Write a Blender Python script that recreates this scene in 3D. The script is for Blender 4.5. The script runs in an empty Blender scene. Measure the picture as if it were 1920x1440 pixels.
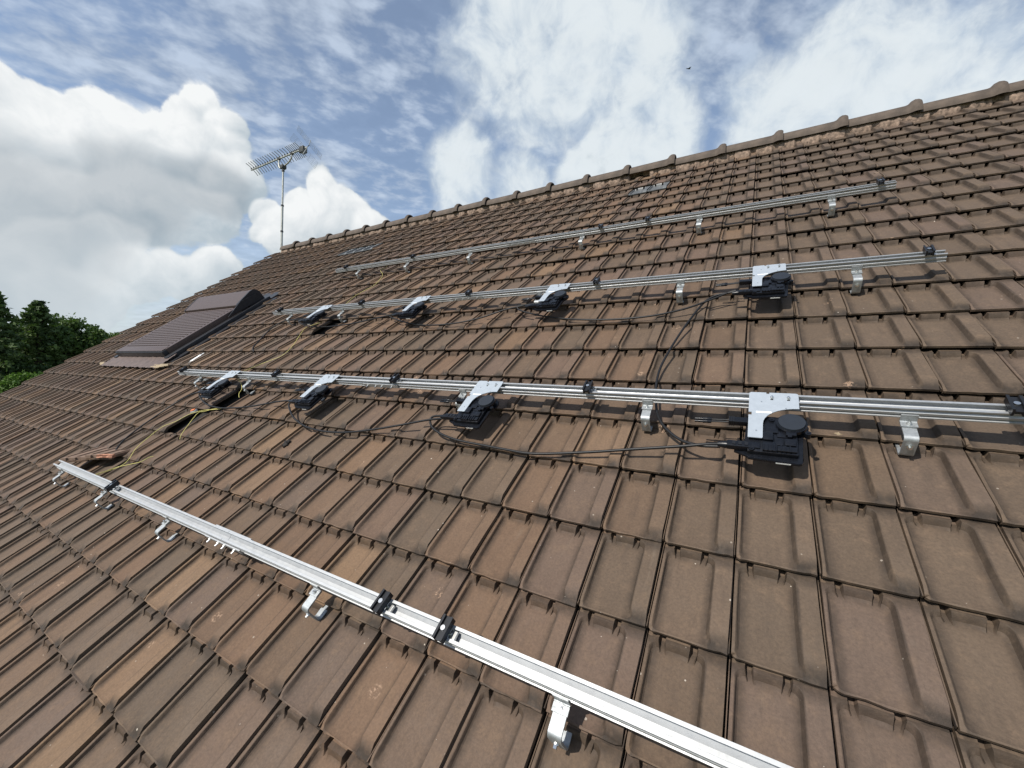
import bpy, bmesh, math, random
import numpy as np
from mathutils import Matrix, Vector
random.seed(7); rng = np.random.default_rng(7)
sc = bpy.context.scene; COL = sc.collection

# ---------------------------------------------------------------- frame of the roof
W = 0.21; RATIO = 1.3479; H = W*RATIO           # visible width / length of one tile
PITCH = math.radians(38.7); Z0 = 6.0
MR = Matrix.Translation((0, 0, Z0)) @ Matrix.Rotation(PITCH, 4, 'X')   # roof (x along row, y up-slope, z normal) -> world
# ---------------------------------------------------------------- camera
RC = Matrix(((0.86532334, 0.41061643, -0.28741897), (0.03801525, -0.62556203, -0.7792477), (-0.49977031, 0.66337492, -0.55692312)))
CAMR = Vector((0.067008, -5.052092, 6.179581))*W
cam = bpy.data.cameras.new('camera'); camo = bpy.data.objects.new('camera', cam); COL.objects.link(camo)
cam.sensor_width = 36; cam.lens = 765.04/1920*36; cam.clip_start = 0.05; cam.clip_end = 2000
flip = Matrix(((1, 0, 0), (0, -1, 0), (0, 0, -1)))
camo.matrix_world = MR @ (Matrix.Translation(CAMR) @ (flip @ RC).transposed().to_4x4())
sc.camera = camo
# ---------------------------------------------------------------- sun, sky
SUN = (MR.to_3x3() @ Vector((-0.27, -0.14, 1))).normalized()
sl = bpy.data.lights.new('sun', 'SUN'); sl.energy = 4.6; sl.angle = math.radians(0.55); sl.color = (1, 0.95, 0.87)
so = bpy.data.objects.new('sun', sl); COL.objects.link(so); so.location = (0, 0, 60)
so.rotation_euler = SUN.to_track_quat('Z', 'Y').to_euler()
sc.view_settings.view_transform = 'Standard'; sc.view_settings.look = 'None'
sc.view_settings.exposure = 0.1; sc.view_settings.gamma = 1; sc.view_settings.use_curve_mapping = False
sc.render.engine = 'CYCLES'; sc.cycles.use_denoising = True
sc.cycles.max_bounces = 4; sc.cycles.diffuse_bounces = 2; sc.cycles.glossy_bounces = 2; sc.cycles.transparent_max_bounces = 4; sc.cycles.sample_clamp_indirect = 4

class NT:
    """small helper to write node trees"""
    def __init__(s, tree): s.t = tree; s.n = tree.nodes; s.l = tree.links
    def new(s, kind, **kw):
        n = s.n.new(kind)
        for k, v in kw.items(): setattr(n, k, v)
        return n
    def put(s, sock, v):
        if isinstance(v, bpy.types.NodeSocket): s.l.new(v, sock)
        elif v is not None: sock.default_value = v
    def m(s, op, a, b=None, c=None, clamp=False):
        n = s.new('ShaderNodeMath', operation=op, use_clamp=clamp)
        for i, v in enumerate((a, b, c)): s.put(n.inputs[i], v)
        return n.outputs[0]
    def vm(s, op, a, b=None, scale=None):
        n = s.new('ShaderNodeVectorMath', operation=op)
        s.put(n.inputs[0], a); s.put(n.inputs[1], b)
        if scale is not None: s.put(n.inputs['Scale'], scale)
        return n.outputs['Value'] if op in ('DOT_PRODUCT', 'LENGTH', 'DISTANCE') else n.outputs[0]
    def ss(s, x, lo, hi, a=0.0, b=1.0):
        n = s.new('ShaderNodeMapRange', interpolation_type='SMOOTHSTEP')
        for i, v in enumerate((x, lo, hi, a, b)): s.put(n.inputs[i], v)
        return n.outputs[0]
    def lin(s, x, lo, hi, a=0.0, b=1.0):
        n = s.new('ShaderNodeMapRange')
        for i, v in enumerate((x, lo, hi, a, b)): s.put(n.inputs[i], v)
        return n.outputs[0]
    def noise(s, vec, scale, detail=4, rough=0.55, dist=0.0, dim='3D', lac=2.0):
        n = s.new('ShaderNodeTexNoise', noise_dimensions=dim)
        s.put(n.inputs['Vector'], vec); s.put(n.inputs['Scale'], scale); s.put(n.inputs['Detail'], detail)
        s.put(n.inputs['Roughness'], rough); s.put(n.inputs['Distortion'], dist); s.put(n.inputs['Lacunarity'], lac)
        return n.outputs['Fac']
    def mix(s, f, a, b, blend='MIX'):
        n = s.new('ShaderNodeMix', data_type='RGBA', blend_type=blend)
        s.put(n.inputs[0], f); s.put(n.inputs[6], rgba(a)); s.put(n.inputs[7], rgba(b))
        return n.outputs[2]
    def xyz(s, v):
        n = s.new('ShaderNodeSeparateXYZ'); s.put(n.inputs[0], v); return n.outputs
    def comb(s, x, y, z):
        n = s.new('ShaderNodeCombineXYZ'); s.put(n.inputs[0], x); s.put(n.inputs[1], y); s.put(n.inputs[2], z); return n.outputs[0]
def rgba(c):
    return c if isinstance(c, bpy.types.NodeSocket) or len(c) == 4 else (*c, 1)

world = bpy.data.worlds.new('World'); sc.world = world; world.use_nodes = True
wt = world.node_tree; wt.nodes.clear(); N = NT(wt)
# heaps of cumulus: direction and angular radius of each billow; first the crisp heaps, then the soft banks
CRISP = [(-0.92, 0.146, 0.363, 0.039), (-0.911, 0.192, 0.365, 0.041), (-0.888, 0.24, 0.392, 0.04), (-0.882, 0.271, 0.387, 0.036), (-0.846, 0.315, 0.43, 0.036), (-0.825, 0.34, 0.451, 0.035), (-0.819, 0.375, 0.435, 0.035), (-0.843, 0.374, 0.387, 0.052), (-0.937, 0.167, 0.306, 0.071), (-0.915, 0.239, 0.326, 0.079), (-0.874, 0.322, 0.365, 0.084), (-0.848, 0.394, 0.354, 0.05), (-0.961, 0.164, 0.222, 0.076), (-0.945, 0.222, 0.24, 0.06), (-0.917, 0.294, 0.27, 0.074), (-0.889, 0.361, 0.28, 0.062), (-0.964, 0.203, 0.17, 0.055), (-0.944, 0.264, 0.199, 0.049), (-0.978, 0.167, 0.128, 0.063), (-0.946, 0.286, 0.151, 0.058), (-0.924, 0.343, 0.167, 0.046), (-0.9, 0.394, 0.187, 0.039), (-0.968, 0.229, 0.105, 0.061), (-0.841, 0.443, 0.31, 0.026), (-0.81, 0.489, 0.325, 0.034), (-0.837, 0.47, 0.281, 0.045), (-0.771, 0.53, 0.351, 0.043), (-0.751, 0.564, 0.343, 0.038), (-0.796, 0.527, 0.297, 0.065), (-0.748, 0.58, 0.321, 0.048), (-0.726, 0.614, 0.311, 0.038), (-0.824, 0.502, 0.263, 0.057)]
SOFT = [(-0.36, 0.70, 0.615, 0.16), (-0.25, 0.745, 0.618, 0.13), (-0.20, 0.84, 0.50, 0.10), (0.129, 0.852, 0.507, 0.105), (0.232, 0.854, 0.466, 0.09), (0.308, 0.851, 0.424, 0.09), (0.046, 0.878, 0.477, 0.10), (-0.557, 0.705, 0.439, 0.075), (-0.442, 0.796, 0.413, 0.07), (-0.30, 0.85, 0.43, 0.09)]
tc = N.new('ShaderNodeTexCoord'); D = N.vm('NORMALIZE', tc.outputs['Generated']); dx, dy, dz = N.xyz(D)
sky = N.new('ShaderNodeTexSky', sky_type='NISHITA', sun_disc=False, sun_elevation=math.asin(SUN.z), sun_rotation=math.atan2(SUN.x, SUN.y), altitude=200, air_density=1.0, dust_density=0.7, ozone_density=1.0)
def heaps(v, lst, outer, inner, soft):
    tot = None
    for x, y, z, r in lst:
        c = Vector((x, y, z)).normalized()
        b = N.ss(N.vm('DOT_PRODUCT', v, tuple(c)), math.cos(r*outer), math.cos(r*inner))
        if tot is None: tot = b
        elif soft: tot = N.m('SMOOTH_MAX', tot, b, 0.12)
        else: tot = N.m('MAXIMUM', tot, b)
    return tot
wn = N.new('ShaderNodeTexNoise'); N.put(wn.inputs['Vector'], D); wn.inputs['Scale'].default_value = 7.0; wn.inputs['Detail'].default_value = 2.0
warp = N.vm('SCALE', N.vm('SUBTRACT', wn.outputs['Color'], (0.5, 0.5, 0.5)), None, 0.085)
DW = N.vm('NORMALIZE', N.vm('ADD', D, warp))
n0 = N.noise(DW, 12.0, 6, 0.60); LIFT = (-0.010, -0.014, 0.030)
n1 = N.noise(N.vm('ADD', DW, LIFT), 12.0, 4, 0.60); n2 = N.noise(D, 34.0, 4, 0.6)
h0, hl = None, None                                          # each billow is lit from above on its own, nearer ones over farther ones
for x, y, z, r in CRISP:
    c = Vector((x, y, z)).normalized(); up = Vector((-0.25, -0.35, 1.0)); up = (up-c*up.dot(c)).normalized()/math.sin(r)
    b = N.ss(N.vm('DOT_PRODUCT', DW, tuple(c)), math.cos(r*1.40), math.cos(r*0.30))
    li = N.ss(N.vm('DOT_PRODUCT', DW, tuple(up)), -1.0, 0.85)
    if h0 is None: h0, hl = b, li
    else:
        mx_ = N.new('ShaderNodeMix', data_type='FLOAT'); N.put(mx_.inputs[0], N.ss(b, 0.25, 0.8)); N.put(mx_.inputs[2], hl); N.put(mx_.inputs[3], li); hl = mx_.outputs[0]
        h0 = N.m('SMOOTH_MAX', h0, b, 0.12)
s0 = heaps(DW, SOFT, 1.7, 0.1, True)
fld = N.m('ADD', N.m('ADD', h0, N.m('MULTIPLY', N.m('SUBTRACT', n0, 0.5), 1.15)), N.m('MULTIPLY', N.m('SUBTRACT', n2, 0.5), 0.55))
cu_mask = N.ss(fld, 0.26, 0.66)
cu_lit = N.m('ADD', N.m('MULTIPLY', hl, 0.95), N.m('MULTIPLY', N.m('SUBTRACT', n0, n1), 1.3), clamp=True)
sfld = N.m('ADD', s0, N.m('MULTIPLY', N.m('SUBTRACT', n0, 0.5), 1.1))
so_mask = N.m('MULTIPLY', N.ss(sfld, 0.12, 1.0), 0.93)
so_val = N.ss(N.m('ADD', sfld, N.m('MULTIPLY', N.m('SUBTRACT', n0, n1), 1.2)), 0.25, 1.25)
# high thin altocumulus sheet, on a plane overhead
inv = N.m('DIVIDE', 1.0, N.m('MAXIMUM', N.m('ADD', dz, 0.16), 0.06))
px_, py_ = N.m('MULTIPLY', dx, inv), N.m('MULTIPLY', dy, inv)
ca, sa = math.cos(0.9), math.sin(0.9)
qx = N.m('ADD', N.m('MULTIPLY', px_, ca), N.m('MULTIPLY', py_, sa)); qy = N.m('SUBTRACT', N.m('MULTIPLY', py_, ca), N.m('MULTIPLY', px_, sa))
Q = N.comb(N.m('MULTIPLY', qx, 0.72), qy, 0.0)
a1 = N.noise(Q, 2.6, 2, 0.5, 0.0, '2D'); a2 = N.noise(Q, 13.0, 4, 0.55, 0.1, '2D')
alto = N.m('ADD', N.m('MULTIPLY', a1, 0.55), N.m('MULTIPLY', a2, 0.75))
alto_mask = N.m('MULTIPLY', N.ss(alto, 0.42, 0.88), 0.86)
alto_val = N.lin(a2, 0.35, 0.70, 0.52, 0.74)
veil = N.ss(dz, 0.42, 0.0, 0.26, 0.88)
alto_mask = N.m('MAXIMUM', alto_mask, veil)
al_col = N.mix(1.0, (0.80, 0.93, 1.12), N.comb(alto_val, alto_val, alto_val), 'MULTIPLY')
so_col = N.mix(so_val, (0.50, 0.61, 0.73), (0.86, 0.92, 0.94))
cu_col = N.mix(cu_lit, (0.47, 0.555, 0.62), (0.95, 0.97, 0.975))
SHADE = [(-0.962, 0.174, 0.215, 0.115), (-0.915, 0.275, 0.285, 0.085), (-0.87, 0.36, 0.33, 0.06), (-0.975, 0.19, 0.12, 0.06)]      # thick, unlit bellies of the cloud bank
belly = N.ss(N.m('ADD', heaps(DW, SHADE, 1.5, 0.1, True), N.m('MULTIPLY', N.m('SUBTRACT', n0, 0.5), 0.9)), 0.25, 1.0)
cu_col = N.mix(N.m('MULTIPLY', belly, 0.55), cu_col, (0.27, 0.335, 0.395))
cloud_col = N.mix(cu_mask, N.mix(so_mask, al_col, so_col), cu_col)
cloud_col = N.mix(N.ss(dz, 0.30, 0.02, 0.0, 0.62), cloud_col, (0.70, 0.77, 0.81))
cloud_mask = N.m('MAXIMUM', N.m('MAXIMUM', alto_mask, so_mask), cu_mask)
bg1 = N.new('ShaderNodeBackground'); N.put(bg1.inputs[0], sky.outputs[0]); bg1.inputs[1].default_value = 0.15
bg2 = N.new('ShaderNodeBackground'); N.put(bg2.inputs[0], cloud_col); bg2.inputs[1].default_value = 0.90
ms = N.new('ShaderNodeMixShader'); N.put(ms.inputs[0], cloud_mask); wt.links.new(bg1.outputs[0], ms.inputs[1]); wt.links.new(bg2.outputs[0], ms.inputs[2])
wo = N.new('ShaderNodeOutputWorld'); wt.links.new(ms.outputs[0], wo.inputs[0])
world.cycles.sampling_method = 'MANUAL'; world.cycles.sample_map_resolution = 256

# ---------------------------------------------------------------- helpers for objects
def link(name, mesh, parent=None, mat=None, **props):
    o = bpy.data.objects.new(name, mesh); COL.objects.link(o)
    if parent is not None: o.parent = parent
    if mat is not None and mesh is not None and not mesh.materials: mesh.materials.append(mat)
    for k, v in props.items():
        if v is not None: o[k] = v
    return o
def thing(name, label, category, group=None, matrix=None):
    o = link(name, None, label=label, category=category, group=group)
    if matrix is not None: o.matrix_world = matrix
    return o
def copy_tree(o, parent=None):
    c = o.copy(); COL.objects.link(c); c.parent = parent
    for ch in o.children: copy_tree(ch, c)
    return c
def roof(k, r, c=0.0, rz=0.0):
    return MR @ Matrix.Translation((k*W, r*H, c)) @ Matrix.Rotation(rz, 4, 'Z')
def finish(bm, name='m', smooth=None):
    me = bpy.data.meshes.new(name); bmesh.ops.recalc_face_normals(bm, faces=bm.faces); bm.to_mesh(me); bm.free()
    if smooth:
        me.polygons.foreach_set('use_smooth', [True]*len(me.polygons)); me.set_sharp_from_angle(angle=math.radians(smooth))
    return me
def box(bm, x0, x1, y0, y1, z0, z1, bev=0.0):
    v = [bm.verts.new((x, y, z)) for z in (z0, z1) for y in (y0, y1) for x in (x0, x1)]
    fs = [bm.faces.new([v[i] for i in q]) for q in ((0, 2, 3, 1), (4, 5, 7, 6), (0, 1, 5, 4), (1, 3, 7, 5), (3, 2, 6, 7), (2, 0, 4, 6))]
    if bev:
        es = list({e for f in fs for e in f.edges})
        bmesh.ops.bevel(bm, geom=es, offset=bev, segments=2, profile=0.6, affect='EDGES')
def boxm(*a, bev=0.0):
    bm = bmesh.new(); box(bm, *a, bev=bev); return finish(bm, smooth=35 if bev else None)
def extrude_poly(bm, pts, d0, d1, axis='x'):
    """closed outline extruded along an axis; pts are the two other coordinates"""
    def P(a, b, d):
        return (d, a, b) if axis == 'x' else ((a, d, b) if axis == 'y' else (a, b, d))
    A = [bm.verts.new(P(a, b, d0)) for a, b in pts]; B = [bm.verts.new(P(a, b, d1)) for a, b in pts]
    n = len(pts)
    for i in range(n): bm.faces.new((A[i], A[(i+1) % n], B[(i+1) % n], B[i]))
    bm.faces.new(A); bm.faces.new(B[::-1])
def tube(bm, pts, rad, seg=8, cap=True):
    pts = [Vector(p) for p in pts]; rings = []; up = Vector((0.13, 0.21, 0.97))
    for i, p in enumerate(pts):
        t = (pts[min(i+1, len(pts)-1)]-pts[max(i-1, 0)]).normalized()
        a = t.cross(up).normalized(); b = a.cross(t); r = rad[i] if hasattr(rad, '__len__') else rad
        rings.append([bm.verts.new(p+(a*math.cos(q)+b*math.sin(q))*r) for q in (2*math.pi*j/seg for j in range(seg))])
    for A, B in zip(rings, rings[1:]):
        for j in range(seg): bm.faces.new((A[j], A[(j+1) % seg], B[(j+1) % seg], B[j]))
    if cap: bm.faces.new(rings[0][::-1]); bm.faces.new(rings[-1])
def tubem(pts, rad, seg=8): 
    bm = bmesh.new(); tube(bm, pts, rad, seg); return finish(bm, smooth=50)
def spline(pts, n=6):
    P = [Vector(p) for p in pts]; P = [2*P[0]-P[1]]+P+[2*P[-1]-P[-2]]; out = []
    for i in range(1, len(P)-2):
        a, b, c, d = P[i-1:i+3]
        for j in range(n):
            t = j/n
            out.append(0.5*((2*b)+(c-a)*t+(2*a-5*b+4*c-d)*t*t+(3*b-a-3*c+d)*t**3))
    return out+[P[-2]]
def cyl(bm, c, r, h, seg=16, axis='z', r2=None):
    c = Vector(c); d = {'x': Vector((1, 0, 0)), 'y': Vector((0, 1, 0)), 'z': Vector((0, 0, 1))}[axis]
    u = d.orthogonal().normalized(); w = d.cross(u); r2 = r if r2 is None else r2
    A = [bm.verts.new(c+(u*math.cos(q)+w*math.sin(q))*r) for q in (2*math.pi*i/seg for i in range(seg))]
    B = [bm.verts.new(c+d*h+(u*math.cos(q)+w*math.sin(q))*r2) for q in (2*math.pi*i/seg for i in range(seg))]
    for i in range(seg): bm.faces.new((A[i], A[(i+1) % seg], B[(i+1) % seg], B[i]))
    bm.faces.new(A[::-1]); bm.faces.new(B)
def cylm(*a, **k):
    bm = bmesh.new(); cyl(bm, *a, **k); return finish(bm, smooth=40)

# ---------------------------------------------------------------- materials
def mat(name, col, rough=0.5, metal=0.0, var=0.0, vscale=20, bump=0.0, bscale=200, rvar=0.0, spec=None):
    m = bpy.data.materials.new(name); m.use_nodes = True; M = NT(m.node_tree); b = m.node_tree.nodes['Principled BSDF']
    t = M.new('ShaderNodeTexCoord').outputs['Object']
    b.inputs['Metallic'].default_value = metal; b.inputs['Roughness'].default_value = rough
    if spec is not None: b.inputs['Specular IOR Level'].default_value = spec
    n = M.noise(t, vscale, 5, 0.6)
    c = M.mix(M.lin(n, 0.3, 0.7), tuple(x*(1-var) for x in col), tuple(min(1, x*(1+var)) for x in col))
    M.put(b.inputs['Base Color'], c)
    if rvar: M.put(b.inputs['Roughness'], M.lin(M.noise(t, vscale*2.3, 5, 0.65), 0.3, 0.7, rough-rvar, rough+rvar))
    if bump:
        bn = M.new('ShaderNodeBump'); bn.inputs['Strength'].default_value = bump; bn.inputs['Distance'].default_value = 0.002
        M.put(bn.inputs['Height'], M.noise(t, bscale, 4, 0.6)); M.put(b.inputs['Normal'], bn.outputs[0])
    return m
ALU = mat('mill_aluminium', (0.44, 0.45, 0.455), 0.54, 0.72, 0.06, 25, 0.05, 300, 0.08)
GALV = mat('galvanised_steel', (0.40, 0.42, 0.43), 0.60, 0.85, 0.14, 60, 0.08, 250, 0.10)
PLATE = mat('zinc_plate', (0.38, 0.42, 0.46), 0.55, 0.25, 0.05, 40, 0.03, 300, 0.06)
STEEL = mat('bolt_steel', (0.72, 0.72, 0.70), 0.3, 1.0, 0.08, 80)
BLKANO = mat('black_anodised', (0.016, 0.017, 0.02), 0.36, 0.3, 0.1, 60)
BLKPL = mat('black_plastic', (0.006, 0.007, 0.010), 0.30, 0.0, 0.25, 45, 0.10, 400, 0.08, 0.35)
BLKDISC = mat('black_potting_lid', (0.014, 0.018, 0.025), 0.5, 0.0, 0.1, 30)
CABLE = mat('black_cable_sheath', (0.012, 0.012, 0.013), 0.45, 0.0, 0.1, 30, spec=0.35)
YELLOW = mat('yellow_green_insulation', (0.60, 0.54, 0.17), 0.45, 0.0, 0.12, 60)
LABELM = mat('white_label', (0.8, 0.8, 0.78), 0.5)
BROWN = mat('brown_painted_aluminium', (0.080, 0.052, 0.042), 0.42, 0.1, 0.10, 14)
BROWN2 = mat('brown_shutter_paint', (0.078, 0.053, 0.044), 0.45, 0.05, 0.08, 14)
DARKSK = mat('dark_grey_flashing', (0.022, 0.022, 0.025), 0.42, 0.2, 0.2, 20)
APRON = mat('faded_lead_apron', (0.115, 0.082, 0.070), 0.6, 0.1, 0.28, 16, 0.3, 60)
FOAM = mat('yellowed_foam', (0.30, 0.235, 0.15), 0.9, 0, 0.3, 60, 0.5, 120)
MORTAR = mat('ridge_mortar', (0.215, 0.155, 0.115), 0.9, 0, 0.65, 34, 0.9, 90)
WHITEW = mat('white_render', (0.78, 0.78, 0.76), 0.8, 0, 0.04, 3)
GLASS = mat('window_glass', (0.03, 0.04, 0.05), 0.06)
WOOD = mat('dark_roof_underlay', (0.018, 0.015, 0.013), 0.9, 0, 0.3, 8)
LEAD = mat('dusty_glass', (0.115, 0.12, 0.12), 0.45, 0.1, 0.35, 30, 0.1, 90)
ORANGE = mat('orange_wire_connector', (0.62, 0.17, 0.05), 0.4)
ALUOLD = mat('weathered_antenna_aluminium', (0.42, 0.42, 0.38), 0.5, 0.7, 0.25, 12)
ANTDARK = mat('antenna_plastic', (0.04, 0.04, 0.035), 0.5)
BARK = mat('bark', (0.07, 0.052, 0.04), 0.9, 0, 0.3, 9)

roof_part_holder = {}
def tile_material():
    m = bpy.data.materials.new('weathered_clay_tile'); m.use_nodes = True; M = NT(m.node_tree); b = m.node_tree.nodes['Principled BSDF']
    t = M.new('ShaderNodeTexCoord'); roof_part_holder['tc'] = t
    P = t.outputs['Object']; x, y, z = M.xyz(P)
    u = M.m('DIVIDE', x, W); v = M.m('DIVIDE', M.m('ADD', y, 0.004), H)
    cu, cv = M.m('FLOOR', u), M.m('FLOOR', v); fu, fv = M.m('FRACT', u), M.m('FRACT', v)
    wn = M.new('ShaderNodeTexWhiteNoise', noise_dimensions='2D'); M.put(wn.inputs['Vector'], M.comb(cu, cv, 0)); r1 = wn.outputs['Value']
    wn2 = M.new('ShaderNodeTexWhiteNoise', noise_dimensions='2D'); M.put(wn2.inputs['Vector'], M.comb(M.m('ADD', cu, 71.3), cv, 0)); r2 = wn2.outputs['Value']
    off = M.comb(M.m('MULTIPLY', r1, 37.0), M.m('MULTIPLY', r2, 23.0), 0)
    PT = M.vm('ADD', P, off)                                    # every tile gets its own piece of grain
    # warm fired-clay tint is stronger in the middle of the slope, the right is greyer (different firing batches)
    batch = M.ss(M.m('ADD', x, M.m('MULTIPLY', M.m('SUBTRACT', M.noise(P, 1.1, 2), 0.5), 1.6)), 0.55, -0.9)
    grey = (0.090, 0.064, 0.044); warm = (0.120, 0.073, 0.045); plum = (0.086, 0.059, 0.046); tan = (0.150, 0.096, 0.056)
    warmf = M.m('MULTIPLY', batch, M.ss(r1, -0.1, 1.1))
    c = M.mix(warmf, grey, warm)
    c = M.mix(M.m('MULTIPLY', M.ss(r2, 0.6, 0.95), 0.6), c, plum)
    c = M.mix(M.m('MULTIPLY', M.m('MULTIPLY', M.ss(r1, 0.86, 0.99), batch), 0.75), c, tan)
    val = M.lin(r2, 0, 1, 0.90, 1.08)
    c = M.mix(1.0, c, M.comb(val, val, val), 'MULTIPLY')
    # streaks down the slope, blotches, pale abrasion, dark algae
    sv = M.vm('MULTIPLY', PT, (26, 5, 26)); st = M.noise(sv, 1.0, 5, 0.65)
    c = M.mix(M.m('MULTIPLY', M.ss(st, 0.52, 0.78), 0.42), c, (0.046, 0.032, 0.023))
    bl = M.noise(PT, 19, 6, 0.68)
    c = M.mix(M.m('MULTIPLY', M.ss(bl, 0.50, 0.72), 0.30), c, (0.165, 0.112, 0.074))
    fine = M.noise(PT, 130, 4, 0.7); c = M.mix(M.lin(fine, 0.30, 0.70, 0.0, 0.90), c, M.mix(1.0, c, (1.50, 1.48, 1.44), 'MULTIPLY'))
    run = M.noise(M.vm('MULTIPLY', P, (14, 1.1, 14)), 1.0, 5, 0.7); c = M.mix(M.m('MULTIPLY', M.ss(run, 0.52, 0.74), 0.34), c, (0.050, 0.037, 0.028))
    pale = M.noise(M.vm('MULTIPLY', M.vm('ADD', P, (7.1, 3.3, 0)), (20, 2.2, 20)), 1.0, 5, 0.7); c = M.mix(M.m('MULTIPLY', M.ss(pale, 0.60, 0.78), 0.28), c, (0.20, 0.155, 0.115))
    # algae film on the rib front chamfers; also darker along pan walls and head
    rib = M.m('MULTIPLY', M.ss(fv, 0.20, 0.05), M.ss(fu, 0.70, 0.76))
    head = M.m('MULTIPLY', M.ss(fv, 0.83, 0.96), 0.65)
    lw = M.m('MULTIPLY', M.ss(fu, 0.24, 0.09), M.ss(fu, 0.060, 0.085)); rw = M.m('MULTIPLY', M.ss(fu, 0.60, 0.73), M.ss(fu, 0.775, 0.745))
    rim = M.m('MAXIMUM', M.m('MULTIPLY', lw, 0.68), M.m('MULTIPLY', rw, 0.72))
    edge_dark = M.m('MULTIPLY', M.m('MAXIMUM', M.m('MAXIMUM', M.m('MULTIPLY', rib, 0.95), head), rim), M.ss(M.noise(PT, 34, 4, 0.65), 0.05, 0.60))
    c = M.mix(edge_dark, c, (0.030, 0.022, 0.016))
    # lichen specks and chips
    vo = M.new('ShaderNodeTexVoronoi', feature='F1'); M.put(vo.inputs['Vector'], PT); vo.inputs['Scale'].default_value = 27
    vr, vg, vb = M.xyz(vo.outputs['Color']); rad_ = M.lin(M.m('POWER', vg, 3.0), 0, 1, 0.030, 0.125)
    spot = M.m('MULTIPLY', M.ss(M.m('DIVIDE', vo.outputs['Distance'], rad_), 1.0, 0.55), M.ss(vr, 0.40, 0.43))
    c = M.mix(M.m('MULTIPLY', spot, M.lin(vb, 0, 1, 0.30, 0.90)), c, (0.46, 0.40, 0.33))
    vo2 = M.new('ShaderNodeTexVoronoi', feature='F1'); M.put(vo2.inputs['Vector'], M.vm('ADD', PT, M.vm('SCALE', M.comb(fine, bl, st), None, 0.012))); vo2.inputs['Scale'].default_value = 7
    chip = M.m('MULTIPLY', M.m('MULTIPLY', M.ss(vo2.outputs['Distance'], 0.20, 0.12), M.ss(M.xyz(vo2.outputs['Color'])[1], 0.89, 0.91)), M.ss(M.noise(PT, 90, 4, 0.7), 0.5, 0.6))
    c = M.mix(M.m('MULTIPLY', chip, 0.8), c, (0.36, 0.24, 0.16))
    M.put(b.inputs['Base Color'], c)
    M.put(b.inputs['Roughness'], M.lin(bl, 0.3, 0.7, 0.66, 0.86)); b.inputs['Specular IOR Level'].default_value = 0.35
    hgt = M.m('ADD', M.m('MULTIPLY', M.noise(PT, 60, 5, 0.65), 0.7), M.m('MULTIPLY', M.noise(PT, 330, 3, 0.7), 0.35))
    bn = M.new('ShaderNodeBump'); bn.inputs['Strength'].default_value = 0.55; bn.inputs['Distance'].default_value = 0.003
    M.put(bn.inputs['Height'], hgt); M.put(b.inputs['Normal'], bn.outputs[0])
    return m
TILE = tile_material()

# ---------------------------------------------------------------- ground
def ground_mat():
    m = mat('meadow_ground', (0.055, 0.085, 0.03), 0.95, 0, 0.4, 0.6); return m
bm = bmesh.new(); bmesh.ops.create_grid(bm, x_segments=8, y_segments=8, size=900)
link('ground', finish(bm), None, ground_mat(), kind='structure')

# ---------------------------------------------------------------- the house
K0, K1 = -45.55, 15.0; J0, J1 = -8, 16; RA = 17.0
house = thing('house', 'house with a steep roof of weathered brown clay tiles and mortared ridge', 'house')
# roof deck: underlay below the tiles and the slope beyond the ridge
apex = (RA*H*math.cos(PITCH), RA*H*math.sin(PITCH)); eave_b = J0*H
ey, ez = eave_b*math.cos(PITCH), eave_b*math.sin(PITCH)
bm = bmesh.new(); t = 0.10
nrm = (-math.sin(PITCH), math.cos(PITCH))
def sl_pt(b, c): return (b*math.cos(PITCH)-c*math.sin(PITCH), Z0+b*math.sin(PITCH)+c*math.cos(PITCH))
o1 = [sl_pt(eave_b, -0.075), sl_pt(RA*H-0.02, -0.075)]
ax = apex[0]
mir = lambda p: (2*ax-p[0], p[1])
top = [o1[0], (ax, o1[1][1]+0.0), mir(o1[0])]
i1 = [sl_pt(eave_b, -0.2), (ax, o1[1][1]-0.16), mir(sl_pt(eave_b, -0.2))]
extrude_poly(bm, top+i1[::-1], K0*W+0.03, K1*W, 'x')
me = finish(bm); deck = link('roof', me, house, WOOD); 
# a reference frame for the tiles' own coordinates
roof_frame = MR.copy()
bm = bmesh.new()
back = [mir(sl_pt(eave_b, -0.07)), mir(sl_pt(RA*H-0.03, -0.07)), mir(sl_pt(RA*H-0.03, 0.0)), mir(sl_pt(eave_b, 0.0))]
extrude_poly(bm, back, K0*W, K1*W, 'x'); link('far_slope', finish(bm), house, APRON)
bm = bmesh.new()
wy0, wy1 = ey+0.35, 2*ax-ey-0.35; wz = Z0+ez+0.1
gable = [(wy0, 0), (wy1, 0), (wy1, wz), (ax, Z0+apex[1]-0.45), (wy0, wz)]
extrude_poly(bm, gable, K0*W+0.25, K1*W-0.3, 'x'); link('wall', finish(bm), house, WHITEW)

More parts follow.
